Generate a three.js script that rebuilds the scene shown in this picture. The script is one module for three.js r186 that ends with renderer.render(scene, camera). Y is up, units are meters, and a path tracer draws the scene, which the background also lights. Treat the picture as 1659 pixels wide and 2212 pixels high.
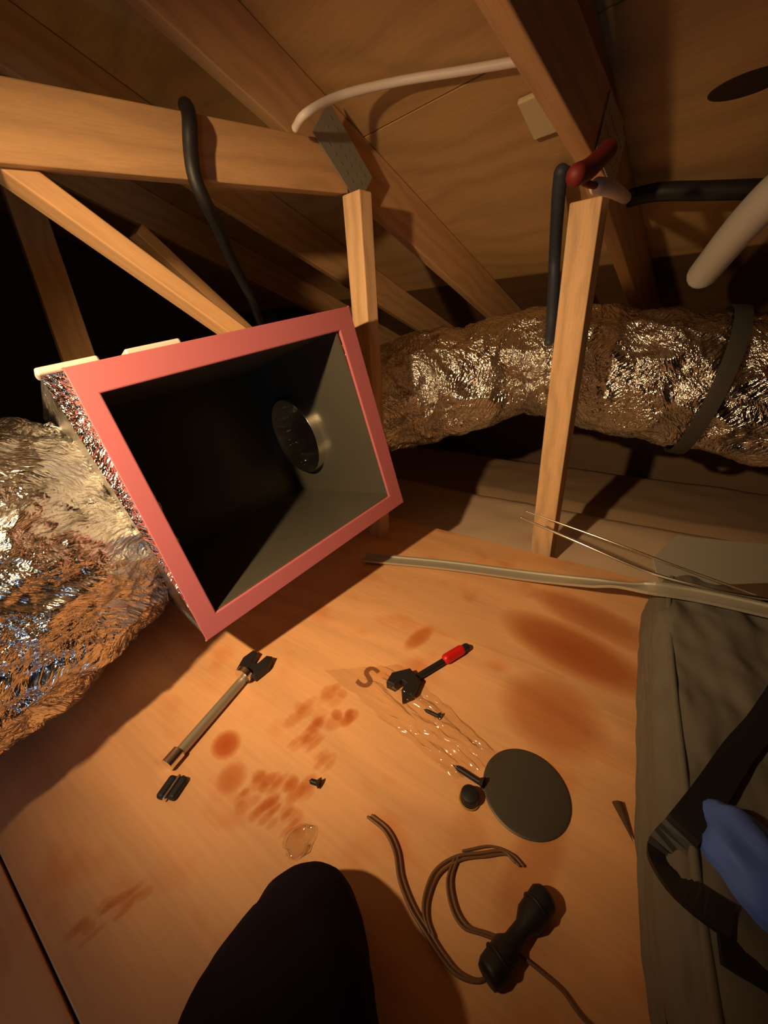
import * as THREE from 'three';
import { RoundedBoxGeometry } from 'three/addons/geometries/RoundedBoxGeometry.js';
import { ImprovedNoise } from 'three/addons/math/ImprovedNoise.js';
import { MarchingCubes } from 'three/addons/objects/MarchingCubes.js';
import { mergeGeometries, mergeVertices } from 'three/addons/utils/BufferGeometryUtils.js';
import { RectAreaLightUniformsLib } from 'three/addons/lights/RectAreaLightUniformsLib.js';

// ---------------------------------------------------------------- camera, light, exposure
const V = (x, y, z) => new THREE.Vector3(x, y, z);
const scene = new THREE.Scene();
scene.background = new THREE.Color(0, 0, 0);
const FOCAL = 800, CX = 829.5, CY = 1106, EYE = V(0, 0.8, 0);      // picture taken as 1659 x 2212
const camera = new THREE.PerspectiveCamera(2 * Math.atan(1106 / FOCAL) * 180 / Math.PI, 1659 / 2212, 0.02, 40);
const PW = (x, y, z) => V((x - z) * Math.SQRT1_2, y, (x + z) * Math.SQRT1_2);       // from the camera's heading to the attic's own axes: x along a truss, z across
const camDir = (px, py) => V((px - CX) / FOCAL, -(py - CY) / FOCAL, -1);
const RM = (() => {                                              // world axes seen from the camera (pitched down, slightly rolled)
  const up = camDir(920, 2700).normalize().negate(), back = V(0, 0, 1);
  const z = back.clone().addScaledVector(up, -back.dot(up)).normalize(), x = up.clone().cross(z);
  return new THREE.Matrix4().makeRotationY(-Math.PI / 4).multiply(new THREE.Matrix4().makeBasis(x, up, z).transpose());
})();
camera.position.copy(EYE);
camera.quaternion.setFromRotationMatrix(RM);
const renderer = new THREE.WebGLRenderer({ antialias: true });
renderer.toneMapping = THREE.LinearToneMapping;
renderer.toneMappingExposure = 1.0;
renderer.shadowMap.enabled = true;
RectAreaLightUniformsLib.init();
const LAMP_POS = PW(-0.66, 1.1, -0.03), LAMP_AIM = PW(-0.13, 0.44, -1.03), LAMP_COLOR = new THREE.Color(1, 0.65, 0.32), LAMP_POWER = 7.3, LAMP_ANGLE = 49.5, LAMP_EDGE = 0.7;
const SPARE_POS = PW(-0.35, 0.1, 0.75), SPARE_AIM = PW(-0.95, 0.28, -0.5), SPARE_COLOR = new THREE.Color(0.42, 0.66, 1), SPARE_POWER = 14;

// ---------------------------------------------------------------- helpers
const toWorld = (d) => d.clone().applyMatrix4(RM);
const at = (px, py, depth) => toWorld(camDir(px, py).multiplyScalar(depth)).add(EYE);
const onFloor = (px, py, h = 0) => { const d = toWorld(camDir(px, py)); return EYE.clone().addScaledVector(d, (h - EYE.y) / d.y); };
const U = V(1, 0, 0), Wd = V(0, 0, 1);   // along a truss, across the trusses
const attic = (u, y, w) => V(0, y, 0).addScaledVector(U, u).addScaledVector(Wd, w);
const onTruss = (px, py, w) => { const d = toWorld(camDir(px, py)); return EYE.clone().addScaledVector(d, (w - EYE.z) / d.z); };
const RB = (u) => 1.385 - 0.4 * (u - 0.497);                     // underside of the rafters
const PITCH = Math.atan(0.4), RT = 0.15, roofY = (u) => RB(u) + RT / Math.cos(PITCH);
const onRoof = (px, py, off) => { const d = toWorld(camDir(px, py)), k = roofY(0) - off / Math.cos(PITCH) - EYE.y; return EYE.clone().addScaledVector(d, k / (d.y + 0.4 * d.x)); };   // off below the boards
let seed = 7;
const rnd = () => { seed = (seed * 1664525 + 1013904223) >>> 0; return seed / 4294967296; };
const rr = (a, b) => a + (b - a) * rnd();
const noise = new ImprovedNoise();
const nz = (x, y, z) => noise.noise(x, y, z);
const fbm = (x, y, z, o = 4) => { let s = 0, a = 0.5; for (let i = 0; i < o; i++) { s += a * nz(x, y, z); x *= 2.03; y *= 2.03; z *= 2.03; a *= 0.5; } return s; };
const used = new Map();
const numbered = (n) => { const k = used.get(n) || 0; used.set(n, k + 1); return k ? `${n}_${String(k).padStart(3, '0')}` : n; };
function mesh(name, geometry, material, parent) {
  const m = new THREE.Mesh(geometry, material);
  m.name = parent ? name : numbered(name); m.castShadow = m.receiveShadow = true;
  (parent || scene).add(m); return m;
}
function thing(name, label, category, pos, group) {
  const g = new THREE.Group(); g.name = numbered(name); scene.add(g);
  if (pos) g.position.copy(pos);
  g.userData = { label, category }; if (group) g.userData.group = group;
  return g;
}
function tag(o, label, category, group) { o.userData.label = label; o.userData.category = category; if (group) o.userData.group = group; return o; }
function structure(name) { const g = new THREE.Group(); g.name = name; g.userData.kind = 'structure'; scene.add(g); return g; }
const local = (g, p) => p.clone().sub(g.position);
function aim(o, from, to, upHint = V(0, 1, 0)) {                // x along from-to, y towards upHint
  const x = to.clone().sub(from).normalize(), z = x.clone().cross(upHint).normalize(), y = z.clone().cross(x);
  o.quaternion.setFromRotationMatrix(new THREE.Matrix4().makeBasis(x, y, z));
  o.position.copy(from).add(to).multiplyScalar(0.5); return o;
}
function boxUV(g, du = 0, dv = 0) {                             // metres, u along local x
  g = g.index ? g.toNonIndexed() : g; const p = g.attributes.position, n = g.attributes.normal, uv = new Float32Array(p.count * 2);
  for (let i = 0; i < p.count; i++) {
    const ax = Math.abs(n.getX(i)), ay = Math.abs(n.getY(i)), az = Math.abs(n.getZ(i));
    let a = p.getX(i), b = p.getY(i) + 0.3;
    if (ay >= ax && ay >= az) b = p.getZ(i) + 0.7; else if (ax > az) { a = p.getZ(i) * 0.3; b = p.getY(i); }
    uv[2 * i] = a + du; uv[2 * i + 1] = b + dv;
  }
  g.setAttribute('uv', new THREE.BufferAttribute(uv, 2)); return g;
}
const timber = (len, h, t, r = 0.004) => boxUV(new RoundedBoxGeometry(len, h, t, 2, r), rr(0, 3), rr(0, 2));
const curve = (pts, tension = 0.5) => new THREE.CatmullRomCurve3(pts, false, 'catmullrom', tension);
const smoothBall = (r, d) => { const g = new THREE.IcosahedronGeometry(r, d); g.deleteAttribute('normal'); g.deleteAttribute('uv'); return mergeVertices(g); };
const tube = (pts, r, seg = 64, rad = 8) => mergeGeometries([new THREE.TubeGeometry(curve(pts), seg, r, rad, false), ...[pts[0], pts[pts.length - 1]].map((p) => new THREE.SphereGeometry(r, rad + 4, 8).translate(p.x, p.y, p.z))]);   // rounded ends
function sweep(path, profile, seg, upHint) {                    // open or closed profile [[across, up], ...] carried along a curve
  const pos = [], idx = [], uv = [], n = profile.length, L = path.getLength();
  for (let i = 0; i <= seg; i++) {
    const p = path.getPointAt(i / seg), t = path.getTangentAt(i / seg), s = t.clone().cross(upHint).normalize(), q = s.clone().cross(t);
    profile.forEach(([a, b], j) => { const v = p.clone().addScaledVector(s, a).addScaledVector(q, b); pos.push(v.x, v.y, v.z); uv.push(i / seg * L, j / n * 0.1); });
  }
  for (let i = 0; i < seg; i++) for (let j = 0; j < n; j++) { const k = (j + 1) % n, a = i * n + j, b = i * n + k; idx.push(a, b, a + n, b, b + n, a + n); }
  for (const e of [0, seg]) for (let j = 1; j < n - 1; j++) idx.push(e * n, e * n + j, e * n + j + 1);
  const g = new THREE.BufferGeometry(); g.setAttribute('position', new THREE.Float32BufferAttribute(pos, 3)); g.setAttribute('uv', new THREE.Float32BufferAttribute(uv, 2));
  g.setIndex(idx); const f = g.toNonIndexed(); f.computeVertexNormals(); return f;
}

// ---------------------------------------------------------------- textures and materials
function dataTex(w, h, fn, srgb, repeat) {
  const d = new Uint8Array(w * h * 4);
  for (let j = 0; j < h; j++) for (let i = 0; i < w; i++) { const c = fn(i / w, j / h), k = (j * w + i) * 4; for (let q = 0; q < 3; q++) d[k + q] = Math.max(0, Math.min(255, c[q] * 255)); d[k + 3] = 255; }
  const t = new THREE.DataTexture(d, w, h); t.magFilter = THREE.LinearFilter; t.minFilter = THREE.LinearMipmapLinearFilter; t.generateMipmaps = true;
  t.wrapS = t.wrapT = THREE.RepeatWrapping; if (srgb) t.colorSpace = THREE.SRGBColorSpace; if (repeat) t.repeat.set(...repeat); t.needsUpdate = true; return t;
}
const s8 = (l) => Math.pow(Math.max(0, l), 1 / 2.2);
const woodTex = (base, contrast, sd) => dataTex(1024, 256, (x, y) => {      // 1 m x 0.25 m of straight pine grain, wrapping
  const wx = Math.sin(x * 6.283), wy = Math.cos(x * 6.283);
  const bend = fbm(wx * 0.7 + sd, wy * 0.7, Math.sin(y * 6.283) * 0.6, 3) * 0.25;
  const ring = Math.sin((y + bend) * 6.283 * 5) * 0.5 + 0.5;
  const fine = fbm(wx * 2 + sd, wy * 2, y * 90, 3), pore = fbm(wx * 12, wy * 12 + sd, y * 160, 2);
  const m = 1 - contrast * (0.45 * ring * ring + 0.5 * fine + 0.35 * pore);
  return [s8(base[0] * m), s8(base[1] * m * (0.97 + 0.03 * m)), s8(base[2] * m * (0.9 + 0.1 * m))];
}, true);
const std = (o) => new THREE.MeshStandardMaterial(o), phys = (o) => new THREE.MeshPhysicalMaterial(o);
const rep = (t, a, b) => { const c = t.clone(); c.repeat.set(a, b); c.needsUpdate = true; return c; };
const pineT = woodTex([0.6, 0.35, 0.16], 0.32, 3), paleT = woodTex([0.74, 0.48, 0.26], 0.4, 9), roofT = woodTex([0.52, 0.32, 0.13], 0.3, 15);
const M = {
  pine: std({ map: rep(pineT, 1, 4), roughness: 0.75 }),
  pale: std({ map: rep(paleT, 1, 4), roughness: 0.7 }),
  roof: std({ map: rep(roofT, 0.6, 1.6), roughness: 0.8 }),
  dark: std({ color: new THREE.Color(0.16, 0.1, 0.06), roughness: 0.95 }),
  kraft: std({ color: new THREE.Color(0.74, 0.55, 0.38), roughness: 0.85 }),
  steel: std({ color: new THREE.Color(0.42, 0.41, 0.37), metalness: 0.85, roughness: 0.42 }),
  shadedBatt: std({ color: new THREE.Color(0.36, 0.24, 0.15), roughness: 1 }),  // batt colour with the shade under the duct put in
  shadedBoard: std({ map: rep(roofT, 0.6, 1.6), color: new THREE.Color(0.3, 0.24, 0.2), roughness: 0.9 }),  // same roof boards, colour darkened to hold the shade near the eave
  dull: std({ color: new THREE.Color(0.13, 0.12, 0.1), metalness: 0.7, roughness: 0.5 }),
  duct: std({ color: new THREE.Color(0.17, 0.16, 0.125), metalness: 0.55, roughness: 0.3 }),
  plate: std({ color: new THREE.Color(0.34, 0.35, 0.32), metalness: 0.6, roughness: 0.5 }),
  bright: std({ color: new THREE.Color(0.8, 0.78, 0.72), metalness: 1, roughness: 0.22 }),
  red: std({ color: new THREE.Color(0.49, 0.14, 0.165), roughness: 0.55 }),
  redGrip: std({ color: new THREE.Color(0.6, 0.01, 0.01), roughness: 0.4 }),
  darkRed: std({ color: new THREE.Color(0.16, 0.012, 0.008), roughness: 0.6 }),
  black: std({ color: new THREE.Color(0.012, 0.011, 0.012), roughness: 0.55 }),
  navyCord: std({ color: new THREE.Color(0.035, 0.045, 0.07), roughness: 0.55 }),
  white: std({ color: new THREE.Color(0.75, 0.66, 0.6), roughness: 0.5 }),
  pipe: std({ color: new THREE.Color(0.62, 0.6, 0.56), roughness: 0.5 }),
  cord: std({ color: new THREE.Color(0.17, 0.09, 0.045), roughness: 0.45 }),
  trousers: phys({ color: new THREE.Color(0.012, 0.009, 0.016), roughness: 1, specularIntensity: 0.1 }),
  film: phys({ color: new THREE.Color(0.95, 0.93, 0.9), transmission: 1, thickness: 0, roughness: 0.08, ior: 1.45, side: THREE.DoubleSide }),
  galvanised: std({ color: new THREE.Color(0.5, 0.48, 0.4), metalness: 0.45, roughness: 0.45 }),
  canvas: std({ color: new THREE.Color(0.17, 0.16, 0.13), roughness: 0.85 }),
  flap: std({ color: new THREE.Color(0.85, 0.82, 0.74), metalness: 0.3, roughness: 0.4 }),
  blue: std({ color: new THREE.Color(0.1, 0.2, 0.75), roughness: 0.6 }),
};
const crinkle = dataTex(512, 512, (x, y) => {                    // fine creases of pressed foil
  const a = 6.283 * x, b = 6.283 * y, p = [Math.sin(a) * 1.6 + Math.cos(b) * 1.1, Math.cos(a) * 1.6 + Math.sin(b) * 1.3, Math.sin(b) * 1.5 + Math.cos(a) * 0.6];
  let v = 0, k = 1; for (let o = 0; o < 5; o++) { v += k * (1 - Math.abs(nz(p[0] * (2 << o), p[1] * (2 << o), p[2] * (2 << o))) * 2); k *= 0.6; }
  v = v / 2.3; return [v, v, v];
}, false, [3, 3]);
M.softFoil = std({ color: new THREE.Color(0.88, 0.86, 0.82), metalness: 1, roughness: 0.24, bumpMap: crinkle, bumpScale: 0.006, side: THREE.DoubleSide });
M.foil = std({ color: new THREE.Color(0.86, 0.84, 0.8), metalness: 1, roughness: 0.17, bumpMap: crinkle, bumpScale: 0.005, side: THREE.DoubleSide });

// ---------------------------------------------------------------- setting: decking, insulation bed, roof, walls
const EDGE0 = onFloor(860, 1120), EDGE_DIR = PW(0.8254, 0, 0.5646), EDGE_N = PW(-0.5646, 0, 0.8254);
const FX = -0.95, FZ = -1.85, FS = 3.0;                            // the square of floor that the decking print covers
function deckTexture() {
  const n = 2048, c = document.createElement('canvas'); c.width = c.height = n; const g = c.getContext('2d');
  const img = g.createImageData(n, n), d = img.data;
  const ca = EDGE_DIR.x, sa = EDGE_DIR.z;
  for (let j = 0; j < n; j++) for (let i = 0; i < n; i++) {
    const x = FX + i / n * FS, z = FZ + j / n * FS, a = x * ca + z * sa, b = -x * sa + z * ca;
    const broad = fbm(a * 1.3 + 5, b * 3.1, 2, 3), flame = Math.sin((b * 7 + fbm(a * 0.9, b * 2.2, 7, 3) * 3.2) * 6.283);
    const fine = fbm(a * 6, b * 120, 1, 2), blot = Math.max(0, fbm(a * 7 + 11, b * 9, 4, 3) - 0.12);
    const m = 0.95 + 0.2 * broad - 0.05 * flame - 0.14 * fine;
    const r = 0.80 * m * (1 - 0.3 * blot), gg = 0.44 * m * (1 - 1.0 * blot), bb = 0.205 * m * (1 - 1.5 * blot), k = (j * n + i) * 4;
    d[k] = 255 * s8(r); d[k + 1] = 255 * s8(gg); d[k + 2] = 255 * s8(bb); d[k + 3] = 255;
  }
  g.putImageData(img, 0, 0);
  const K = n / FS, P = (px, py) => { const w = onFloor(px, py); return [(w.x - FX) * K, (w.z - FZ) * K]; };
  const blot = (px, py, rx, ry, a, col = '170,70,10') => {       // a knot or spill, soft rimmed
    const [x, y] = P(px, py), r = Math.hypot(P(px + rx, py)[0] - x, P(px + rx, py)[1] - y), q = Math.hypot(P(px, py + ry)[0] - x, P(px, py + ry)[1] - y);
    g.save(); g.translate(x, y); g.rotate(0.05); g.scale(1, q / r);
    const gr = g.createRadialGradient(0, 0, 0, 0, 0, r); gr.addColorStop(0, `rgba(${col},${a})`); gr.addColorStop(0.6, `rgba(${col},${a * 0.75})`); gr.addColorStop(1, `rgba(${col},0)`);
    g.fillStyle = gr; g.beginPath(); g.arc(0, 0, r, 0, 7); g.fill(); g.restore();
  };
  blot(488, 1608, 32, 36, 0.95, '175,72,14'); blot(500, 1680, 34, 38, 0.55); blot(905, 1378, 48, 16, 0.6);
  for (const [x, y, a] of [[735, 1545, 0.6], [690, 1575, 0.4], [560, 1690, 0.5], [610, 1700, 0.4], [650, 1700, 0.5], [545, 1730, 0.5], [580, 1745, 0.5], [660, 1610, 0.35], [720, 1500, 0.35], [640, 1540, 0.3], [700, 1640, 0.3], [250, 1950, 0.4], [180, 2010, 0.3], [300, 1930, 0.3], [600, 1760, 0.4], [640, 1780, 0.35]])
    for (let k = 0; k < 5; k++) blot(x + rr(-26, 26), y + rr(-20, 20), rr(12, 30), rr(8, 20), a * rr(0.5, 1));
  for (const [x, y, rx, ry, a] of [[1230, 1400, 80, 150, 0.75], [1190, 1540, 110, 120, 0.5], [1270, 1330, 60, 100, 0.5], [1010, 1800, 60, 60, 0.12], [1150, 1870, 160, 70, 0.3]]) blot(x, y, rx, ry, a, '150,62,12');
  // the mill stamp, a row of soft worn capitals of which one S is clear
  g.save(); const [lx, ly] = P(795, 1462), [l2, m2] = P(860, 1492); g.translate(lx, ly); g.rotate(Math.atan2(m2 - ly, l2 - lx));
  g.font = 'bold 62px sans-serif'; g.textAlign = 'center'; g.textBaseline = 'middle'; g.fillStyle = 'rgba(80,40,14,0.6)'; g.fillText('S', 0, 0); g.restore();
  const t = new THREE.CanvasTexture(c); t.colorSpace = THREE.SRGBColorSpace; t.anisotropy = 8; return t;
}
M.deck = std({ map: deckTexture(), roughness: 0.62 });
const floorG = structure('floor');
function deckSheet(a0, a1, b0, b1) {                             // a along the far edge, b from the far edge towards the camera
  const g = new RoundedBoxGeometry(a1 - a0, 0.019, b1 - b0, 2, 0.003).toNonIndexed(); const m = mesh('plywood_sheet', g, M.deck, floorG);
  m.position.copy(EDGE0).addScaledVector(EDGE_DIR, (a0 + a1) / 2).addScaledVector(EDGE_N, (b0 + b1) / 2); m.position.y = -0.0095;
  m.rotation.y = -Math.atan2(EDGE_DIR.z, EDGE_DIR.x); m.updateMatrix();
  const p = g.attributes.position, uv = new Float32Array(p.count * 2), v = V(0, 0, 0);
  for (let i = 0; i < p.count; i++) { v.fromBufferAttribute(p, i).applyMatrix4(m.matrix); uv[2 * i] = (v.x - FX) / FS; uv[2 * i + 1] = 1 - (v.z - FZ) / FS; }
  g.setAttribute('uv', new THREE.BufferAttribute(uv, 2)); return m;
}
deckSheet(-1.55, 1.3, 0, 1.42); deckSheet(-1.55, 1.3, 1.424, 2.75);
const rim = mesh('floor_joist', timber(2.8, 0.14, 0.038), M.pine, floorG);
aim(rim, EDGE0.clone().addScaledVector(EDGE_DIR, -1.55).addScaledVector(EDGE_N, 0.05).setY(-0.092), EDGE0.clone().addScaledVector(EDGE_DIR, 1.25).addScaledVector(EDGE_N, 0.05).setY(-0.092));
const slab = mesh('subfloor', new THREE.BoxGeometry(8, 0.1, 8), M.dark, floorG); slab.position.set(0, -0.24, -0.5); 
// kraft-faced batts lying between ceiling joists beyond the decking
function batt(len, wid) {
  const g = new THREE.BoxGeometry(len, 0.09, wid, 60, 1, 16), p = g.attributes.position;
  for (let i = 0; i < p.count; i++) if (p.getY(i) > 0) {
    const e = Math.min(1, (wid / 2 - Math.abs(p.getZ(i))) / 0.05);
    p.setY(i, p.getY(i) - 0.035 * (1 - e) ** 2 + 0.02 * fbm(p.getX(i) * 4 + len, p.getZ(i) * 6, wid * 9, 3));
  }
  g.computeVertexNormals(); return g;
}
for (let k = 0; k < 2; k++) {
  const off = -0.33 - k * 0.66, b = mesh('insulation_batt', batt(2.9, 0.64), k ? M.shadedBatt : M.kraft);  // farther batt painted darker for the shade under the duct
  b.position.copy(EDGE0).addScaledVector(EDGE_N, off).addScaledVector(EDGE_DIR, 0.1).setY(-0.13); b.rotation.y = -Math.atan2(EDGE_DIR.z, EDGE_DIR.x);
  tag(b, ['brown paper faced insulation batt beside the decking edge', 'insulation batt farther back, coloured darker for the shade under the silver duct'][k], 'insulation');
}
// roof: one slope overhead falling away from the camera, the other behind it
const ceil = structure('ceiling');
function roofSheet(u0, u1, w0, w1, mat = M.roof) {
  const L = (u1 - u0) / Math.cos(PITCH), m = mesh('plywood_sheet', boxUV(new RoundedBoxGeometry(w1 - w0, 0.014, L, 1, 0.002), rr(0, 3), rr(0, 3)), mat, ceil);
  const uc = (u0 + u1) / 2, dir = attic(1, -0.4, 0).normalize(), nrm = Wd.clone().cross(dir).normalize();
  m.quaternion.setFromRotationMatrix(new THREE.Matrix4().makeBasis(Wd, dir.clone().cross(Wd).normalize(), dir));
  m.position.copy(attic(uc, roofY(uc) + 0.009, (w0 + w1) / 2)); return m;
}
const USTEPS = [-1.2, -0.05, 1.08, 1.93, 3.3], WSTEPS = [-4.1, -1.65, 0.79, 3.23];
for (let i = 0; i < 4; i++) for (let k = 0; k < 3; k++) roofSheet(USTEPS[i] + 0.0015, USTEPS[i + 1] - 0.0015, WSTEPS[k] + (i % 2 ? 0.4 : 0), WSTEPS[k + 1] - 0.003 + (i % 2 ? 0.4 : 0), i === 3 ? M.shadedBoard : M.roof);  // lowest row: eave shade put into the board colour
const skin = mesh('roof_deck', new THREE.BoxGeometry(8.4, 0.05, 5.1), M.dark, ceil);
{ const dir = attic(1, -0.4, 0).normalize(); skin.quaternion.setFromRotationMatrix(new THREE.Matrix4().makeBasis(Wd, dir.clone().cross(Wd).normalize(), dir)); skin.position.copy(attic(1.05, roofY(1.05) + 0.05, -0.2)); }
const back = mesh('roof_slope', new THREE.BoxGeometry(8.4, 0.06, 4.6), M.roof, ceil);
{ const dir = attic(-1, -0.4, 0).normalize(); back.quaternion.setFromRotationMatrix(new THREE.Matrix4().makeBasis(Wd.clone().negate(), dir.clone().cross(Wd.clone().negate()).normalize(), dir)); back.position.copy(attic(-3.3, roofY(-1.2) - 0.4 * 2.1 + 0.04, -0.2)); }
function wall(name, u0, w0, u1, w1, h) {
  const m = mesh(name, boxUV(new THREE.BoxGeometry(Math.hypot(u1 - u0, w1 - w0), h, 0.1)), M.dark); m.userData.kind = 'structure';
  aim(m, attic(u0, h / 2 - 0.29, w0), attic(u1, h / 2 - 0.29, w1)); return m;
}
wall('wall_front', 2.75, -4.2, 2.75, 3.6, 0.85); wall('wall_back', -4.2, -4.2, -4.2, 3.6, 1.75); wall('wall_left', -4.2, -3.9, 2.7, -3.9, 2.8); wall('wall_right', -4.2, 3.1, 2.7, 3.1, 2.8);

{                                                               // dark knot hole in the boards at the upper right
  const m = mesh('knot', new THREE.SphereGeometry(1, 32, 12), std({ color: new THREE.Color(0.03, 0.015, 0.006), roughness: 1 }), ceil), d = attic(1, -0.4, 0).normalize();
  m.quaternion.setFromRotationMatrix(new THREE.Matrix4().makeBasis(Wd, d.clone().cross(Wd).normalize(), d)); m.scale.set(0.07, 0.004, 0.03); m.position.copy(onRoof(1618, 180, -0.002));
}
// ---------------------------------------------------------------- roof timbers
const WA = -1.046, WB = -0.436;
function rafter(w, label) {
  const m = mesh('rafter', timber(3.7 / Math.cos(PITCH), RT, 0.04), M.pine);
  const y = (u) => RB(u) + RT / 2 / Math.cos(PITCH); aim(m, attic(-1.15, y(-1.15), w), attic(2.55, y(2.55), w));
  return tag(m, label, 'rafter');
}
function member(name, label, category, p, q, h, t, mat, upHint) { const m = mesh(name, timber(p.distanceTo(q), h, t), mat); aim(m, p, q, upHint); return tag(m, label, category); }
rafter(WA - 0.042, 'sloping roof rafter that meets the long horizontal beam at the grey plate');
rafter(WB, 'dark sloping rafter overhead above the right-hand wooden post');
rafter(WA - 0.61, 'roof rafter in the dark, first behind the long horizontal beam');
rafter(WA - 1.22, 'roof rafter in the dark, second behind the long horizontal beam');
const chordA = (u) => 1.139 + 0.095 * (u - 0.2), chordB = (u) => 1.245 - 0.21 * (u - 0.626);
member('ceiling_beam', 'long pale horizontal beam crossing the upper left with a black cable over it', 'beam', attic(-0.5, chordA(-0.5), WA), attic(0.95, chordA(0.95), WA), 0.112, 0.04, M.pine);
member('ceiling_beam', 'dark unlit beam running overhead to the top of the right-hand post', 'beam', attic(-0.5, chordB(-0.5), WB + 0.04), attic(1.2, chordB(1.2), WB + 0.04), 0.12, 0.038, M.pine);
member('wooden_post', 'pale upright post behind the right corner of the red-edged box', 'post', attic(0.968, -0.07, WA + 0.046), attic(0.962, 1.15, WA + 0.046), 0.075, 0.05, M.pale, Wd);
member('wooden_post', 'pale upright post standing in front of the silver duct at right', 'post', attic(1.327, -0.07, WB), attic(1.237, 1.06, WB), 0.078, 0.055, M.pale, Wd);
member('wooden_post', 'dim upright post at the left edge above the foil duct', 'post', at(290, 1120, 1.42), at(36, 390, 1.3), 0.05, 0.1, M.pine, Wd);
member('roof_brace', 'diagonal wooden brace below the long beam, behind the red-edged box', 'brace', attic(0.13, 1.125, WA - 0.045), attic(0.56, 0.79, WA - 0.045), 0.085, 0.04, M.pine, Wd);
member('roof_brace', 'diagonal brace farther back in the dark behind the first brace', 'brace', attic(0.55, 1.13, WA - 0.61), attic(1.35, 0.35, WA - 0.61), 0.085, 0.04, M.pine, Wd);
function plateAt(name, label, p, w, h, turn) {                   // toothed truss plate
  const g = thing(name, label, 'metal plate', p); const o = new THREE.Group(); 
  const body = mesh('plate', new RoundedBoxGeometry(w, h, 0.003, 1, 0.001), M.plate, g);
  g.quaternion.setFromRotationMatrix(new THREE.Matrix4().makeBasis(U, V(0, 1, 0), Wd)); g.rotateZ(turn);
  const rows = []; for (let i = -3; i <= 3; i++) for (let j = -1; j <= 1; j++) { const t = new THREE.BoxGeometry(0.008, 0.003, 0.002); t.translate(i * w / 8, j * h / 4, 0.002); rows.push(t); }
  mesh('teeth', mergeGeometries(rows), M.steel, g); return g;
}
plateAt('truss_plate', 'grey metal truss plate joining the pale beam and the rafter', attic(0.945, 1.235, WA + 0.024), 0.2, 0.1, -0.72);
plateAt('truss_plate', 'dark metal truss plate at the top of the right-hand post', attic(1.14, 1.13, WB + 0.062), 0.15, 0.1, -0.3);

// ---------------------------------------------------------------- sheet metal box with red taped edges
const BO = PW(-0.4313, 0.17, -0.6505), BX = PW(0.7021, 0.1342, -0.6993).normalize(), BYs = PW(-0.2573, 0.9635, -0.0735);
const BZ = BX.clone().cross(BYs).normalize(), BY = BZ.clone().cross(BX).normalize();
const boxG = thing('plenum_box', 'tilted sheet metal duct box with red taped edges and a dark open front', 'duct box', BO);
boxG.quaternion.setFromRotationMatrix(new THREE.Matrix4().makeBasis(BX, BY, BZ));
const inBox = (a, b, c) => BO.clone().addScaledVector(BX, a).addScaledVector(BY, b).addScaledVector(BZ, -c);
const BW = 0.712, BH = 0.606, BD = 0.62, TL = 0.048, TK = 0.006;  // c runs back into the box
const HOLE = { b: 0.285, c: 0.4, r: 0.142 };
function panel(shape, depth, mat, name, place) { const m = mesh(name, new THREE.ExtrudeGeometry(shape, { depth, bevelEnabled: false, curveSegments: 40 }), mat, boxG); place(m); return m; }
const rect = (x0, y0, x1, y1) => { const s = new THREE.Shape(); s.moveTo(x0, y0); s.lineTo(x1, y0); s.lineTo(x1, y1); s.lineTo(x0, y1); s.closePath(); return s; };
const withHole = (s, x, y, r) => { const h = new THREE.Path(); h.absarc(x, y, r, 0, Math.PI * 2, true); s.holes.push(h); return s; };
const side = (x, depth, mat, name, holed) => { const s = rect(-BD, 0, 0, BH); if (holed) withHole(s, -HOLE.c, HOLE.b, HOLE.r); return panel(s, depth, mat, name, (m) => { m.rotation.y = 0; const q = new THREE.Matrix4().makeBasis(V(0, 0, 1), V(0, 1, 0), V(-1, 0, 0)); m.quaternion.setFromRotationMatrix(q); m.position.x = x; }); };
side(TL, TK, M.duct, 'left_wall', true); side(TL - TK - 0.0005, TL - TK - 0.004, M.foil, 'left_jacket', true);
side(BW - TL + TK, TK, M.duct, 'right_wall', true); side(BW - 0.001, TL - TK - 0.004, M.foil, 'right_jacket', true);
const slabBox = (name, w, h, d, x, y, z, mat) => { const m = mesh(name, new RoundedBoxGeometry(w, h, d, 1, Math.min(w, h, d) * 0.2), mat, boxG); m.position.set(x, y, z); return m; };
slabBox('bottom_wall', BW - 2 * TL, TK, BD, BW / 2, TL - TK / 2, -BD / 2, M.duct); slabBox('bottom_jacket', BW - 0.002, TL - TK - 0.002, BD, BW / 2, (TL - TK) / 2, -BD / 2, M.foil);
slabBox('top_wall', BW - 2 * TL, TK, BD, BW / 2, BH - TL + TK / 2, -BD / 2, M.duct); slabBox('top_jacket', BW - 0.002, TL - TK - 0.002, BD, BW / 2, BH - (TL - TK) / 2, -BD / 2, M.foil);
slabBox('back_wall', BW - 0.004, BH - 0.004, 0.01, BW / 2, BH / 2, -BD - 0.004, M.duct);
function redStrip(pts, name) {                                   // tape folded over the cut edge: a slightly lumpy thin slab
  const s = new THREE.Shape(); pts.forEach(([x, y], i) => i ? s.lineTo(x, y) : s.moveTo(x, y)); s.closePath();
  const m = mesh(name, new THREE.ExtrudeGeometry(s, { depth: 0.004, bevelEnabled: true, bevelSize: 0.003, bevelThickness: 0.003, bevelSegments: 2 }), M.red, boxG); m.position.z = 0.003; return m;
}
const IL = 0.06, IR = BW - 0.043, IB = 0.043, IT = BH - 0.05;
redStrip([[0, 0], [IL - 0.018, IB], [IL + 0.008, IT], [0.04, BH]], 'red_tape'); redStrip([[BW - 0.012, 0], [BW + 0.02, BH], [IR + 0.008, IT], [IR - 0.015, IB]], 'red_tape');
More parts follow.
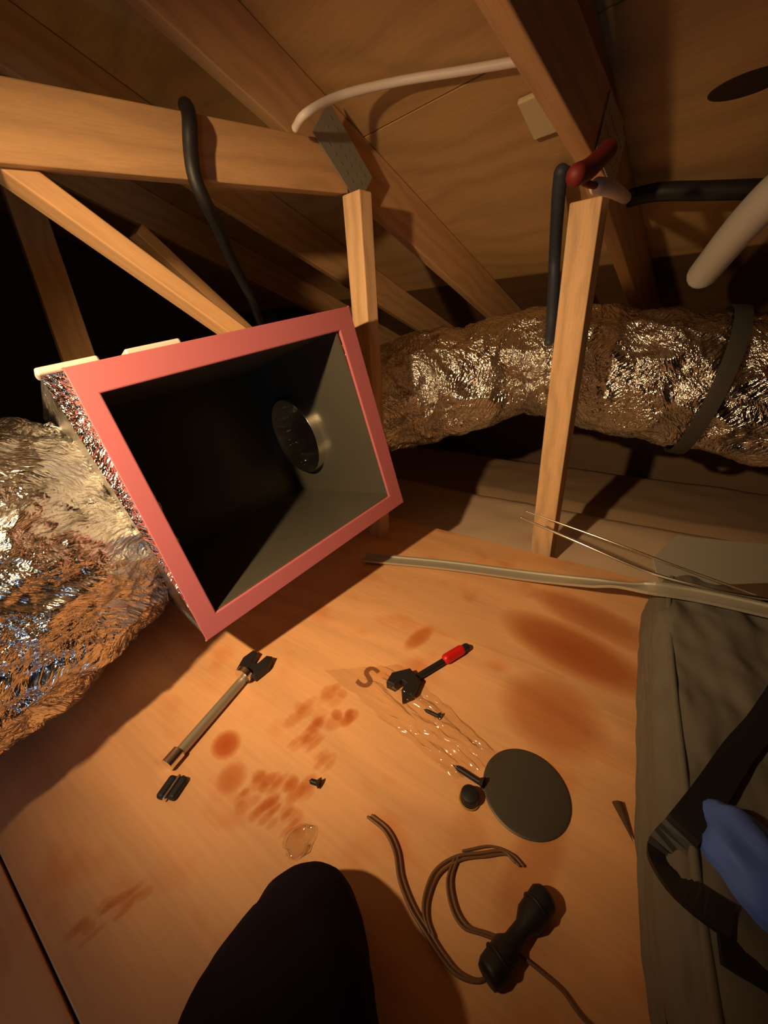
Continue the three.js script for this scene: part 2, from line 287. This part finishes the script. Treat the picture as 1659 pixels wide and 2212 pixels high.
redStrip([[0, 0], [BW - 0.012, 0], [IR - 0.015, IB], [IL - 0.018, IB]], 'red_tape'); redStrip([[0.04, BH], [BW + 0.02, BH], [IR + 0.008, IT], [IL + 0.008, IT]], 'red_tape');
for (const sx of [1, -1]) {                                      // round take-off collars through both side walls
  const prof = [[HOLE.r, 0.03], [HOLE.r + 0.002, 0.03], [HOLE.r + 0.002, -0.16], [HOLE.r, -0.16], [HOLE.r, 0.03]].map(([a, b]) => new THREE.Vector2(a, b));
  const m = mesh('collar', new THREE.LatheGeometry(prof, 48), M.bright, boxG); m.rotation.z = sx * Math.PI / 2; m.position.set(sx > 0 ? BW - TL : TL, HOLE.b, -HOLE.c);
}
{ const k = mesh('foil_flap', new RoundedBoxGeometry(0.11, 0.014, 0.05, 2, 0.005), M.flap, boxG); k.position.set(0.2, BH + 0.005, -0.02); const k2 = mesh('foil_flap', new RoundedBoxGeometry(0.1, 0.014, 0.05, 2, 0.005), M.flap, boxG); k2.position.set(0.05, BH + 0.005, -0.02); }

// ---------------------------------------------------------------- flexible foil ducts
function foilDuct(path, radius, seg, around, amp, sd) {
  const fr = path.computeFrenetFrames(seg, false), pos = [], idx = [], uv = [], L = path.getLength();
  const up = V(0, 1, 0);
  for (let i = 0; i <= seg; i++) {
    const t = i / seg, p = path.getPointAt(t), tan = path.getTangentAt(t), s = tan.clone().cross(up).normalize(), q = s.clone().cross(tan), R = radius(t);
    for (let j = 0; j <= around; j++) {
      const a = j / around * Math.PI * 2, ca = Math.cos(a), sa = Math.sin(a), l = t * L;
      let h = 0, f = 5, k = 1;
      for (let o = 0; o < 4; o++) { h += k * (0.5 - Math.abs(nz(l * f * 1.1 + sd, ca * R * f * 1.6 + sd, sa * R * f * 1.6 + o * 7))); f *= 2.1; k *= 0.52; }
      const rib = 0.35 * Math.sin(l * 48 + 0.8 * nz(l * 3, ca, sa)) ;
      const r = R + amp * (h - 0.45) + amp * 0.25 * rib;
      const v = p.clone().addScaledVector(s, ca * r).addScaledVector(q, sa * r); pos.push(v.x, v.y, v.z); uv.push(l, a * R);
    }
  }
  const n = around + 1; for (let i = 0; i < seg; i++) for (let j = 0; j < around; j++) { const a = i * n + j; idx.push(a, a + n, a + 1, a + 1, a + n, a + n + 1); }
  const g = new THREE.BufferGeometry(); g.setAttribute('position', new THREE.Float32BufferAttribute(pos, 3)); g.setAttribute('uv', new THREE.Float32BufferAttribute(uv, 2)); g.setIndex(idx);
  g.computeVertexNormals(); return g;
}
const lerpKeys = (keys) => (t) => { for (let i = 1; i < keys.length; i++) if (t <= keys[i][0]) { const [a, x] = keys[i - 1], [b, y] = keys[i], s = (t - a) / (b - a); return x + (y - x) * s * s * (3 - 2 * s); } return keys[keys.length - 1][1]; };
const rightDuct = thing('foil_duct', 'silver foil flexible duct running right behind the upright posts', 'duct', at(1150, 770, 1.68));
const rPath = curve([inBox(BW + 0.02, HOLE.b, HOLE.c), inBox(BW + 0.16, HOLE.b, HOLE.c), at(890, 850, 1.68), at(1010, 822, 1.66), at(1150, 785, 1.6), at(1400, 815, 1.42), at(1659, 848, 1.28), at(2000, 880, 1.15)].map((p) => local(rightDuct, p)));
mesh('foil_jacket', foilDuct(rPath, lerpKeys([[0, 0.152], [0.12, 0.2], [0.25, 0.235], [0.42, 0.205], [0.6, 0.225], [1, 0.24]]), 420, 200, 0.03, 3), M.foil, rightDuct);
function strap(parent, path, t, r, wid, mat) {
  const p = path.getPointAt(t), tan = path.getTangentAt(t), g = new THREE.LatheGeometry([[r, -wid / 2], [r + 0.006, -wid / 2], [r + 0.006, wid / 2], [r, wid / 2], [r, -wid / 2]].map(([a, b]) => new THREE.Vector2(a, b)), 64);
  const m = mesh('strap', g, mat, parent); m.position.copy(p); m.quaternion.setFromUnitVectors(V(0, 1, 0), tan); return m;
}
strap(rightDuct, rPath, 0.74, 0.25, 0.045, std({ color: new THREE.Color(0.05, 0.045, 0.04), roughness: 0.8 }));
const leftDuct = thing('foil_duct', 'large crinkled silver foil duct at the left beside the red-edged box', 'duct', PW(-0.84, 0.33, -0.68));
const lPath = curve([inBox(-0.035, HOLE.b, HOLE.c), inBox(-0.09, HOLE.b, HOLE.c), PW(-0.86, 0.36, -0.7), PW(-1.0, 0.36, -0.45), PW(-1.17, 0.36, -0.2), PW(-1.3, 0.36, 0.1)].map((p) => local(leftDuct, p)));
mesh('foil_jacket', foilDuct(lPath, lerpKeys([[0, 0.27], [0.12, 0.29], [0.25, 0.315], [1, 0.33]]), 460, 260, 0.055, 11), M.softFoil, leftDuct);

// ---------------------------------------------------------------- cables and pipe under the roof
tag(mesh('white_cable', tube([onRoof(638, 276, 0.185), onRoof(662, 244, 0.175), onRoof(740, 205, 0.09), onRoof(860, 176, 0.03), onRoof(1000, 153, 0.02), onRoof(1128, 131, 0.018)], 0.009, 60, 10), M.white), 'white cable curving under the roof boards above the grey plate', 'cable');
tag(mesh('black_cable', tube([onTruss(400, 230, WA - 0.12), onTruss(404, 232, WA - 0.01), onTruss(410, 262, WA + 0.036), onTruss(412, 320, WA + 0.036), onTruss(420, 380, WA + 0.034), onTruss(440, 430, WA + 0.02), onTruss(470, 490, WA - 0.05), onTruss(500, 560, WA - 0.15), onTruss(540, 640, WA - 0.25), onTruss(575, 730, WA - 0.3)], 0.0155, 80, 10), M.black), 'black cable hanging over the long pale beam', 'cable');
tag(mesh('navy_cable', tube([onRoof(1212, 372, 0.03), onRoof(1206, 430, 0.06), at(1198, 560, 1.34), at(1192, 690, 1.38), at(1186, 740, 1.385)], 0.02, 60, 12), M.navyCord), 'dark blue-grey cable hanging down along the right-hand post', 'cable');
{
  const t = thing('black_cable', 'thick black cable with a red end running to the right edge under the roof', 'cable', at(1340, 425, 1.15)), L = (p) => local(t, p);
  mesh('sheath', tube([onRoof(1345, 432, 0.05), onRoof(1420, 415, 0.045), onRoof(1520, 412, 0.045), onRoof(1660, 408, 0.045), onRoof(1800, 405, 0.045)].map(L), 0.022, 50, 12), M.black, t);
  mesh('pale_core', tube([onTruss(1290, 402, WB + 0.11), onTruss(1320, 408, WB + 0.11), onRoof(1352, 428, 0.06)].map(L), 0.014, 20, 10), M.white, t);
  mesh('red_sleeve', tube([onTruss(1245, 378, WB + 0.11), onTruss(1275, 362, WB + 0.11), onTruss(1312, 325, WB + 0.11)].map(L), 0.017, 20, 10), M.darkRed, t);
  mesh('wire', tube([onTruss(1275, 362, WB + 0.11), onTruss(1262, 392, WB + 0.11), onTruss(1292, 403, WB + 0.11)].map(L), 0.006, 20, 8), M.darkRed, t);
}
{ const pth = [onRoof(1720, 380, 0.14), onRoof(1660, 430, 0.15), onRoof(1590, 505, 0.16), onRoof(1520, 590, 0.17)]; tag(mesh('grey_pipe', tube(pth, 0.042, 60, 20), M.pipe), 'pale grey pipe sloping down at the right edge under the black cable', 'pipe'); }
{ const b = mesh('wood_block', new RoundedBoxGeometry(0.075, 0.014, 0.12, 3, 0.005), std({ color: new THREE.Color(0.6, 0.5, 0.3), roughness: 0.9 })), d = attic(1, -0.4, 0).normalize(); b.position.copy(onRoof(1168, 248, 0.008)); b.quaternion.setFromRotationMatrix(new THREE.Matrix4().makeBasis(Wd, d.clone().cross(Wd).normalize(), d)); tag(b, 'small pale wood block fixed to the roof boards above the right-hand post', 'wood block'); }

// ---------------------------------------------------------------- things on the decking
{                                                               // round metal offcut
  const p = onFloor(1135, 1710), t = mesh('metal_disc', new THREE.LatheGeometry([[0, 0.006], [0.05, 0.0055], [0.074, 0.004], [0.0775, 0.003], [0.078, 0.0015], [0.077, 0], [0, 0]].map(([a, b]) => new THREE.Vector2(a, b)), 72), M.dull);
  t.position.copy(p).setY(0.001); tag(t, 'round grey-brown sheet metal disc lying flat on the plywood', 'metal disc');
}
{                                                               // long hand tool at left
  const a = onFloor(375, 1640, 0.012), b = onFloor(530, 1462, 0.012), t = thing('hand_tool', 'long grey-shafted hand tool with a dark forked head near the box corner', 'tool', a.clone().setY(0)), dir = b.clone().sub(a), L = dir.length(); t.rotation.y = -Math.atan2(dir.z, dir.x);
  const sh = mesh('shaft', new THREE.CapsuleGeometry(0.0115, L - 0.03, 6, 16), std({ color: new THREE.Color(0.38, 0.34, 0.25), roughness: 0.4, metalness: 0.5 }), t); sh.rotation.z = Math.PI / 2; sh.position.set(L / 2, 0.012, 0);
  const cap = mesh('end_ring', new THREE.CylinderGeometry(0.015, 0.015, 0.03, 20), M.bright, t); cap.rotation.z = Math.PI / 2; cap.position.set(0, 0.015, 0);
  const col = mesh('collar', new THREE.CylinderGeometry(0.022, 0.022, 0.014, 24), M.bright, t); col.rotation.z = Math.PI / 2; col.position.set(L - 0.002, 0.022, 0);
  const fork = new THREE.Shape(); [[0, -0.028], [0.035, -0.038], [0.062, -0.03], [0.06, -0.018], [0.03, -0.012], [0.03, 0.012], [0.06, 0.018], [0.062, 0.03], [0.035, 0.038], [0, 0.028]].forEach(([x, y], i) => i ? fork.lineTo(x, y) : fork.moveTo(x, y)); fork.closePath();
  const f = mesh('forked_head', new THREE.ExtrudeGeometry(fork, { depth: 0.016, bevelEnabled: true, bevelSize: 0.003, bevelThickness: 0.003, bevelSegments: 2 }), M.black, t); f.rotation.x = -Math.PI / 2; f.position.set(L + 0.006, 0.005, 0);
}
{                                                               // small dark clip below it
  const t = thing('dark_clip', 'small dark clip with a pale band lying below the long hand tool', 'clip', onFloor(375, 1706)); t.rotation.y = 0.5;
  for (const s of [-1, 1]) { const j = mesh('jaw', new RoundedBoxGeometry(0.042, 0.014, 0.016, 3, 0.006), M.black, t); j.position.set(s * 0.002, 0.0075, s * 0.0115); }
  const b = mesh('band', new RoundedBoxGeometry(0.046, 0.01, 0.006, 2, 0.002), M.bright, t); b.position.y = 0.008;
}
{                                                               // pointed tool with red grip
  const a = onFloor(880, 1482), b = onFloor(1008, 1404), t = thing('red_handled_tool', 'small black tool with a bright red grip lying on the plywood', 'tool', a), dir = b.clone().sub(a), L = dir.length(); t.rotation.y = -Math.atan2(dir.z, dir.x);
  const rod = mesh('shaft', new THREE.CapsuleGeometry(0.0085, L * 0.55, 6, 14), M.black, t); rod.rotation.z = Math.PI / 2; rod.position.set(L * 0.33, 0.01, 0);
  const grip = mesh('red_grip', new THREE.CapsuleGeometry(0.0135, L * 0.24, 8, 18), M.redGrip, t); grip.rotation.z = Math.PI / 2; grip.position.set(L * 0.76, 0.0135, 0);
  const tip = mesh('end_cap', new THREE.CapsuleGeometry(0.011, 0.01, 6, 14), M.black, t); tip.rotation.z = Math.PI / 2; tip.position.set(L * 0.96, 0.0115, 0);
  const hd = new THREE.Shape(); [[0.012, 0.02], [-0.03, 0.034], [-0.052, 0.022], [-0.044, 0.006], [-0.02, 0.008], [-0.016, -0.01], [-0.036, -0.018], [-0.046, -0.034], [-0.02, -0.038], [0.012, -0.018]].forEach(([x, y], i) => i ? hd.lineTo(x, y) : hd.moveTo(x, y)); hd.closePath();
  const h = mesh('head', new THREE.ExtrudeGeometry(hd, { depth: 0.02, bevelEnabled: true, bevelSize: 0.003, bevelThickness: 0.003, bevelSegments: 2 }), M.black, t); h.rotation.x = -Math.PI / 2; h.position.set(0.01, 0.004, 0);
}
{                                                               // clear packaging film, crumpled
  const c = [onFloor(700, 1452), onFloor(860, 1440), onFloor(1085, 1640), onFloor(985, 1690)], seg = 60, pos = [], idx = [];
  for (let j = 0; j <= seg; j++) for (let i = 0; i <= seg; i++) {
    const a = i / seg, b = j / seg, p = c[0].clone().lerp(c[1], b).lerp(c[3].clone().lerp(c[2], b), a);
    const e = Math.min(a, 1 - a, b, 1 - b); p.y = 0.004 + 0.03 * Math.min(1, e * 5) * Math.abs(fbm(b * 6 + 2, a * 1.5, 3, 3)) * 2 + 0.004 * nz(a * 3, b * 25, 1) + 0.004; p.x += 0.01 * nz(a * 9, b * 9, 5); pos.push(p.x, p.y, p.z);
  }
  for (let j = 0; j < seg; j++) for (let i = 0; i < seg; i++) { const q = j * (seg + 1) + i; idx.push(q, q + 1, q + seg + 1, q + 1, q + seg + 2, q + seg + 1); }
  const g = new THREE.BufferGeometry(); g.setAttribute('position', new THREE.Float32BufferAttribute(pos, 3)); g.setIndex(idx); g.computeVertexNormals();
  tag(mesh('plastic_film', g, M.film), 'crumpled clear plastic film on the plywood between the red-gripped tool and the disc', 'plastic film');
}
function screw(p0, p1, label, r = 0.004) {
  const a = onFloor(...p0, r), b = onFloor(...p1, r), t = thing('dark_screw', label, 'screw', a.clone().setY(0)), d = b.clone().sub(a), L = d.length(); t.rotation.y = -Math.atan2(d.z, d.x);
  const pr = []; for (let i = 0; i <= 40; i++) pr.push(new THREE.Vector2(Math.max(0.0006, r * (0.7 + 0.3 * (i % 2)) * Math.min(1, (40 - i) / 8)), i / 40 * L)); pr.unshift(new THREE.Vector2(0, 0));
  const s = mesh('thread', new THREE.LatheGeometry(pr, 12), M.black, t); s.rotation.z = -Math.PI / 2; s.position.y = r;
  const h = mesh('head', new THREE.CylinderGeometry(r * 1.9, r * 0.9, r * 1.2, 16), M.black, t); h.rotation.z = Math.PI / 2; h.position.y = r * 1.9;
}
screw([1040, 1692], [978, 1652], 'dark screw lying against the round metal disc', 0.006);
screw([948, 1548], [915, 1532], 'small dark screw under the clear film near the red-gripped tool', 0.0045);
screw([688, 1693], [668, 1686], 'tiny dark screw alone on the plywood left of the film', 0.005);
{ const s = mesh('wood_splinter', new THREE.ConeGeometry(0.009, 0.06, 6), std({ color: new THREE.Color(0.1, 0.05, 0.025), roughness: 0.9 })); const p = onFloor(1350, 1775, 0.008); s.position.copy(p); s.rotation.set(Math.PI / 2, 0, 0.9); s.scale.z = 0.6; tag(s, 'dark wood splinter right of the round metal disc', 'splinter'); }
{                                                               // round black cap
  const t = thing('black_cap', 'small round black cap beside the round metal disc', 'round_cap', onFloor(1014, 1728));
  mesh('body', new THREE.LatheGeometry([[0, 0], [0.016, 0], [0.0175, 0.003], [0.0165, 0.02], [0.014, 0.024], [0, 0.0245]].map(([a, b]) => new THREE.Vector2(a, b)), 32), M.black, t);
  const rg = mesh('rim', new THREE.TorusGeometry(0.0172, 0.0022, 8, 32), std({ color: new THREE.Color(0.3, 0.2, 0.02), roughness: 0.5 }), t); rg.rotation.x = Math.PI / 2; rg.position.y = 0.003;
}
{                                                               // small shiny blister scrap near the knee
  const g = smoothBall(0.02, 3), p = g.attributes.position; for (let i = 0; i < p.count; i++) { const k = 1 + 0.5 * nz(p.getX(i) * 90, p.getY(i) * 90, p.getZ(i) * 90); p.setXYZ(i, p.getX(i) * k * 1.3, p.getY(i) * k * 0.3, p.getZ(i) * k); } g.computeVertexNormals();
  const m = mesh('plastic_scrap', g, M.film); m.position.copy(onFloor(645, 1815, 0.009)); tag(m, 'small shiny clear plastic scrap just beyond the knee', 'plastic scrap');
}
// thin twin-lead cord with a black plug
{
  const t = thing('thin_cord', 'thin brown cord looped on the plywood beside the knee', 'cord', onFloor(960, 1950));
  const run = (pts, dx, dy, r) => mesh('strand', tube(pts.map(([x, y]) => local(t, onFloor(x + dx, y + dy, 0.006))), r, 140, 8), M.cord, t);
  const one = [[795, 1765], [830, 1795], [852, 1840], [862, 1900], [885, 1960], [915, 2010], [950, 2065], [985, 2105], [1030, 2120], [1075, 2095]];
  const two = [[1112, 1862], [1085, 1838], [1040, 1842], [985, 1850], [940, 1880], [918, 1930], [915, 1975], [928, 2015]];
  const three = [[990, 1850], [975, 1900], [985, 1960], [1010, 2000], [1050, 2015], [1090, 2030]];
  const four = [[1130, 1870], [1105, 1845], [1060, 1828], [1000, 1838]];
  const five = [[1120, 2060], [1170, 2100], [1215, 2140], [1260, 2200], [1330, 2260]];
  run(one, 0, 0, 0.0024); run(one, 9, -4, 0.002); run(two, 0, 0, 0.0024); run(two, 9, 8, 0.002); run(three, 0, 0, 0.0024); run(three, -9, 4, 0.002); run(four, 0, 0, 0.002); run(five, 0, 0, 0.0024);
}
{
  const a = onFloor(1062, 2105), b = onFloor(1165, 1960), t = thing('black_plug', 'black in-line plug with two thick ends at the end of the thin cord', 'plug', a), d = b.clone().sub(a), L = d.length(); t.rotation.y = -Math.atan2(d.z, d.x);
  const pr = [[0, -0.012], [0.015, -0.012], [0.0185, -0.004], [0.0185, 0.03], [0.012, 0.04], [0.011, L - 0.045], [0.0185, L - 0.03], [0.0195, L + 0.006], [0.015, L + 0.013], [0, L + 0.013]].map(([x, y]) => new THREE.Vector2(x, y));
  const m = mesh('body', new THREE.LatheGeometry(pr, 28), M.black, t); m.rotation.z = -Math.PI / 2; m.position.y = 0.0195;
  for (const x of [0.012, L - 0.012]) { const r = mesh('grip_ring', new THREE.TorusGeometry(0.019, 0.0022, 8, 28), M.black, t); r.rotation.y = Math.PI / 2; r.position.set(x, 0.0195, 0); }
}
// ---------------------------------------------------------------- metal strip, rods, tool bag at right
{
  const p = curve([onFloor(790, 1206, 0.01), onFloor(960, 1222, 0.012), onFloor(1150, 1247, 0.03), at(1290, 1262, 1.1), at(1390, 1271, 0.965), at(1500, 1287, 0.92), at(1660, 1322, 0.85), at(1900, 1380, 0.74)]);
  const prof = [[-0.026, 0], [-0.026, 0.008], [-0.018, 0.008], [-0.016, 0.003], [0.016, 0.003], [0.018, 0.008], [0.026, 0.008], [0.026, 0]];
  tag(mesh('metal_strip', sweep(p, prof, 90, V(0, 1, 0)), M.galvanised), 'long folded grey metal strip from the box corner to the tool bag', 'metal strip');
}
{
  const t = thing('steel_wire', 'thin bent double steel wire sticking out over the decking edge', 'wire', at(1130, 1110, 1.2)), L = (p) => local(t, p);
  mesh('strand', tube([at(1126, 1118, 1.2), at(1250, 1172, 1.08), at(1400, 1235, 0.98), at(1540, 1272, 0.9), at(1700, 1300, 0.84)].map(L), 0.0042, 80, 8), M.bright, t);
  mesh('strand', tube([at(1138, 1105, 1.2), at(1300, 1163, 1.06), at(1480, 1230, 0.95), at(1650, 1290, 0.86), at(1800, 1340, 0.8)].map(L), 0.003, 80, 8), M.bright, t);
}
{
  const dir = PW(0.545, 0, -0.84), t = thing('tool_bag', 'slouched grey canvas tool bag at the right edge with black straps', 'tool bag', PW(0.715, 0, -0.34)); t.rotation.y = -Math.atan2(dir.z, dir.x);
  const g = new THREE.BoxGeometry(1, 1, 1, 90, 36, 50), p = g.attributes.position, sx = 0.5, sy = 0.085, sz = 0.25;
  for (let i = 0; i < p.count; i++) {
    const v = V(p.getX(i), p.getY(i), p.getZ(i)).multiplyScalar(2), e = 5.5, L = Math.pow(Math.abs(v.x) ** e + Math.abs(v.y) ** e + Math.abs(v.z) ** e, 1 / e); v.divideScalar(L);
    const f = 1 + 0.05 * fbm(v.x * 2.2 + 3, v.y * 2, v.z * 2.4, 3) + 0.02 * Math.abs(nz(v.x * 6, v.y * 4, v.z * 6)), sag = v.y > 0 ? 0.035 * fbm(v.x * 2.5, 4, v.z * 2.5, 3) - 0.03 * (1 - v.z * v.z) : 0;
    p.setXYZ(i, v.x * sx * f, Math.max(0, (v.y * f + 1) * sy + sag), v.z * sz * f * (1 - 0.05 * v.y));
  }
  g.computeVertexNormals(); const body = mesh('body', boxUV(mergeVertices(g)), M.canvas, t);
  t.updateMatrixWorld(true);
  const inv = t.matrixWorld.clone().invert(), ray = new THREE.Raycaster();
  const drop = (x, z) => { const o = V(x, 1, z).applyMatrix4(t.matrixWorld); ray.set(o, V(0, -1, 0)); const h = ray.intersectObject(body)[0]; return h ? h.point.clone().applyMatrix4(inv) : V(x, 0.19, z); };
  const ribbon = (pts, name, w, mat) => mesh(name, sweep(curve(pts), [[-w, -0.003], [w, -0.003], [w, 0.004], [-w, 0.004]], 70, V(0, 1, 0.01)), mat, t);
  const on = (l, lift = 0.004) => l.map(([x, z]) => { const q = drop(x, z); q.y += lift; return q; });
  ribbon(on([[-0.44, 0.0], [-0.3, 0.0], [-0.15, 0], [0, 0], [0.15, 0], [0.3, 0], [0.44, 0]]), 'zipper', 0.012, M.black);
  const seen = (l, lift = 0.006) => l.map(([x, y]) => { ray.set(EYE, toWorld(camDir(x, y)).normalize()); const h = ray.intersectObject(body)[0]; return h && h.point.add(V(0, lift, 0)).applyMatrix4(inv); }).filter(Boolean);
  ribbon(seen([[1685, 1500], [1640, 1570], [1590, 1630], [1530, 1720], [1470, 1800], [1430, 1850], [1452, 1900], [1500, 1945], [1580, 2000]]), 'handle', 0.019, M.black);
  ribbon(on([[-0.36, -0.2], [-0.36, -0.1], [-0.36, 0.05], [-0.36, 0.2]]), 'strap', 0.017, M.black); ribbon(on([[0.36, -0.2], [0.36, -0.1], [0.36, 0.05], [0.36, 0.2]]), 'strap', 0.017, M.black);
  mesh('piping', tube(on([[-0.44, -0.2], [-0.3, -0.215], [-0.1, -0.22], [0.1, -0.22], [0.3, -0.215], [0.44, -0.2]], 0), 0.006, 80, 8), M.canvas, t);
  const c = seen([[1615, 1880]], 0)[0].applyMatrix4(t.matrixWorld), bg = smoothBall(1, 6), bp = bg.attributes.position;
  for (let i = 0; i < bp.count; i++) { const x = bp.getX(i), y = bp.getY(i), z = bp.getZ(i), k = 1 + 0.35 * fbm(x * 2, y * 2 + 4, z * 2, 4); bp.setXYZ(i, x * 0.05 * k, Math.max(-0.01, y * 0.045 * k), z * 0.075 * k); }
  bg.computeVertexNormals(); const m = mesh('blue_cloth', bg, M.blue); m.position.copy(c).add(V(0, 0.006, 0)); m.rotation.y = t.rotation.y + 2; tag(m, 'bunched bright blue cloth lying on the tool bag', 'cloth');
}
{                                                               // flat steel offcut resting on the far end of the bag
  const s = new THREE.Shape(); [[0, 0], [0.34, 0.03], [0.36, 0.16], [0.12, 0.19], [0.02, 0.1]].forEach(([x, y], i) => i ? s.lineTo(x, y) : s.moveTo(x, y)); s.closePath();
  const m = mesh('metal_offcut', new THREE.ExtrudeGeometry(s, { depth: 0.003, bevelEnabled: true, bevelSize: 0.001, bevelThickness: 0.001, bevelSegments: 1 }), M.galvanised);
  m.geometry.rotateX(-Math.PI / 2 + 0.3); m.position.copy(at(1425, 1268, 1.02)); { const d = PW(1, 0, 0.15); m.rotation.y = -Math.atan2(d.z, d.x); } tag(m, 'pale sheet metal offcut behind the tool bag at the right edge', 'sheet metal');
}

// ---------------------------------------------------------------- the photographer's bent knee
{
  const J = [[V(-0.14, 0.068, -0.2), 0.068], [V(-0.137, 0.085, -0.17), 0.08], [V(-0.142, 0.125, -0.1), 0.104], [V(-0.16, 0.15, 0.36), 0.125]], shin = [[V(-0.137, 0.062, -0.19), 0.062], [V(-0.14, 0.062, 0.0), 0.06], [V(-0.15, 0.06, 0.22), 0.05], [V(-0.15, 0.04, 0.3), 0.04]];
  const cap = (p, [a, ra], [b, rb]) => { const ab = b.clone().sub(a), t = Math.max(0, Math.min(1, p.clone().sub(a).dot(ab) / ab.lengthSq())); return p.distanceTo(a.clone().addScaledVector(ab, t)) - (ra + (rb - ra) * t); };
  const smin = (a, b, k) => { const h = Math.max(0, Math.min(1, 0.5 + 0.5 * (b - a) / k)); return b + (a - b) * h - k * h * (1 - h); };
  const N = 96, C = V(-0.11, 0.3, 0.06), S = 0.5, mc = new MarchingCubes(N, M.trousers, true, false, 300000); mc.isolation = 0;
  for (let k = 0; k < N; k++) for (let j = 0; j < N; j++) for (let i = 0; i < N; i++) {
    const p = V((i - N / 2) / (N / 2) * S + C.x, (j - N / 2) / (N / 2) * S + C.y, (k - N / 2) / (N / 2) * S + C.z); let d = 9;
    for (let q = 0; q < 3; q++) { d = smin(d, cap(p, J[q], J[q + 1]), 0.02); d = smin(d, cap(p, shin[q], shin[q + 1]), 0.02); }
    d += 0.006 * nz(p.x * 14, p.y * 14, p.z * 14) + 0.003 * nz(p.x * 30, p.y * 42, p.z * 30); d = Math.max(d, 0.002 - p.y);
    mc.field[i + j * N + k * N * N] = -d;
  }
  mc.update(); const n = mc.count, g = new THREE.BufferGeometry();
  g.setAttribute('position', new THREE.BufferAttribute(mc.positionArray.slice(0, n * 3), 3)); g.setAttribute('normal', new THREE.BufferAttribute(mc.normalArray.slice(0, n * 3), 3));
  g.scale(S, S, S); g.translate(C.x, C.y, C.z); g.applyMatrix4(new THREE.Matrix4().makeRotationY(-Math.PI / 4)); g.setAttribute('uv', new THREE.BufferAttribute(new Float32Array(n * 2), 2));
  tag(mesh('person', g, M.trousers), 'bent knee and thigh of a person in dark navy trousers kneeling on the plywood', 'person');
}

// ---------------------------------------------------------------- lamp and added cool light panel
{
  const t = thing('work_lamp', 'warm work lamp hung from a roof beam, shining on the box and floor', 'lamp', LAMP_POS), d = LAMP_AIM.clone().sub(LAMP_POS).normalize();
  const q = new THREE.Quaternion().setFromUnitVectors(V(0, 1, 0), d);
  const sh = mesh('shade', new THREE.LatheGeometry([[0.02, -0.075], [0.03, -0.06], [0.042, -0.03], [0.05, -0.012], [0.052, -0.012], [0.044, -0.031], [0.032, -0.062], [0.02, -0.077], [0.02, -0.075]].map(([a, b]) => new THREE.Vector2(a, b)), 40), M.bright, t); sh.quaternion.copy(q);
  const so = mesh('socket', new THREE.CylinderGeometry(0.02, 0.022, 0.07, 20), M.black, t); so.quaternion.copy(q); so.position.copy(d).multiplyScalar(-0.1);
  const bulb = mesh('bulb', new THREE.SphereGeometry(0.024, 24, 16), std({ color: 0x000000, emissive: LAMP_COLOR, emissiveIntensity: 30 }), t); bulb.castShadow = false;
  mesh('cord', tube([d.clone().multiplyScalar(-0.135), V(-0.06, 0.2, 0.06), V(0, 0.33, 0)], 0.004, 24, 8), M.black, t);
  const l = new THREE.SpotLight(LAMP_COLOR, LAMP_POWER, 0, LAMP_ANGLE * Math.PI / 180, LAMP_EDGE, 2); l.position.copy(LAMP_POS); l.target.position.copy(LAMP_AIM); l.castShadow = true; l.shadow.radius = 1.2; l.shadow.mapSize.set(2048, 2048); l.shadow.bias = -0.0005; scene.add(l, l.target);
}
{
  const t = thing('added_cool_panel', 'added cool light panel on the decking behind, for the blue glints in the foil', 'lamp', SPARE_POS.clone().setY(0));  // added out of view in place of cool daylight, to tint the foil
  t.lookAt(SPARE_AIM.clone().setY(0)); const y = SPARE_POS.y;
  const body = mesh('housing', new RoundedBoxGeometry(0.22, 0.12, 0.03, 2, 0.008), M.black, t); body.position.set(0, y, -0.02);
  const face = mesh('diffuser', new THREE.BoxGeometry(0.2, 0.1, 0.004), std({ color: 0x000000, emissive: SPARE_COLOR, emissiveIntensity: SPARE_POWER }), t); face.position.set(0, y, -0.003);
  mesh('stand', new THREE.CylinderGeometry(0.012, 0.012, 0.05, 16), M.black, t).position.set(0, 0.03, -0.02); mesh('foot', new THREE.CylinderGeometry(0.09, 0.1, 0.014, 32), M.black, t).position.set(0, 0.007, -0.02);
  const l = new THREE.RectAreaLight(SPARE_COLOR, SPARE_POWER, 0.2, 0.1); l.position.copy(SPARE_POS); scene.add(l); l.lookAt(SPARE_AIM.x, y, SPARE_AIM.z);
}
renderer.render(scene, camera);
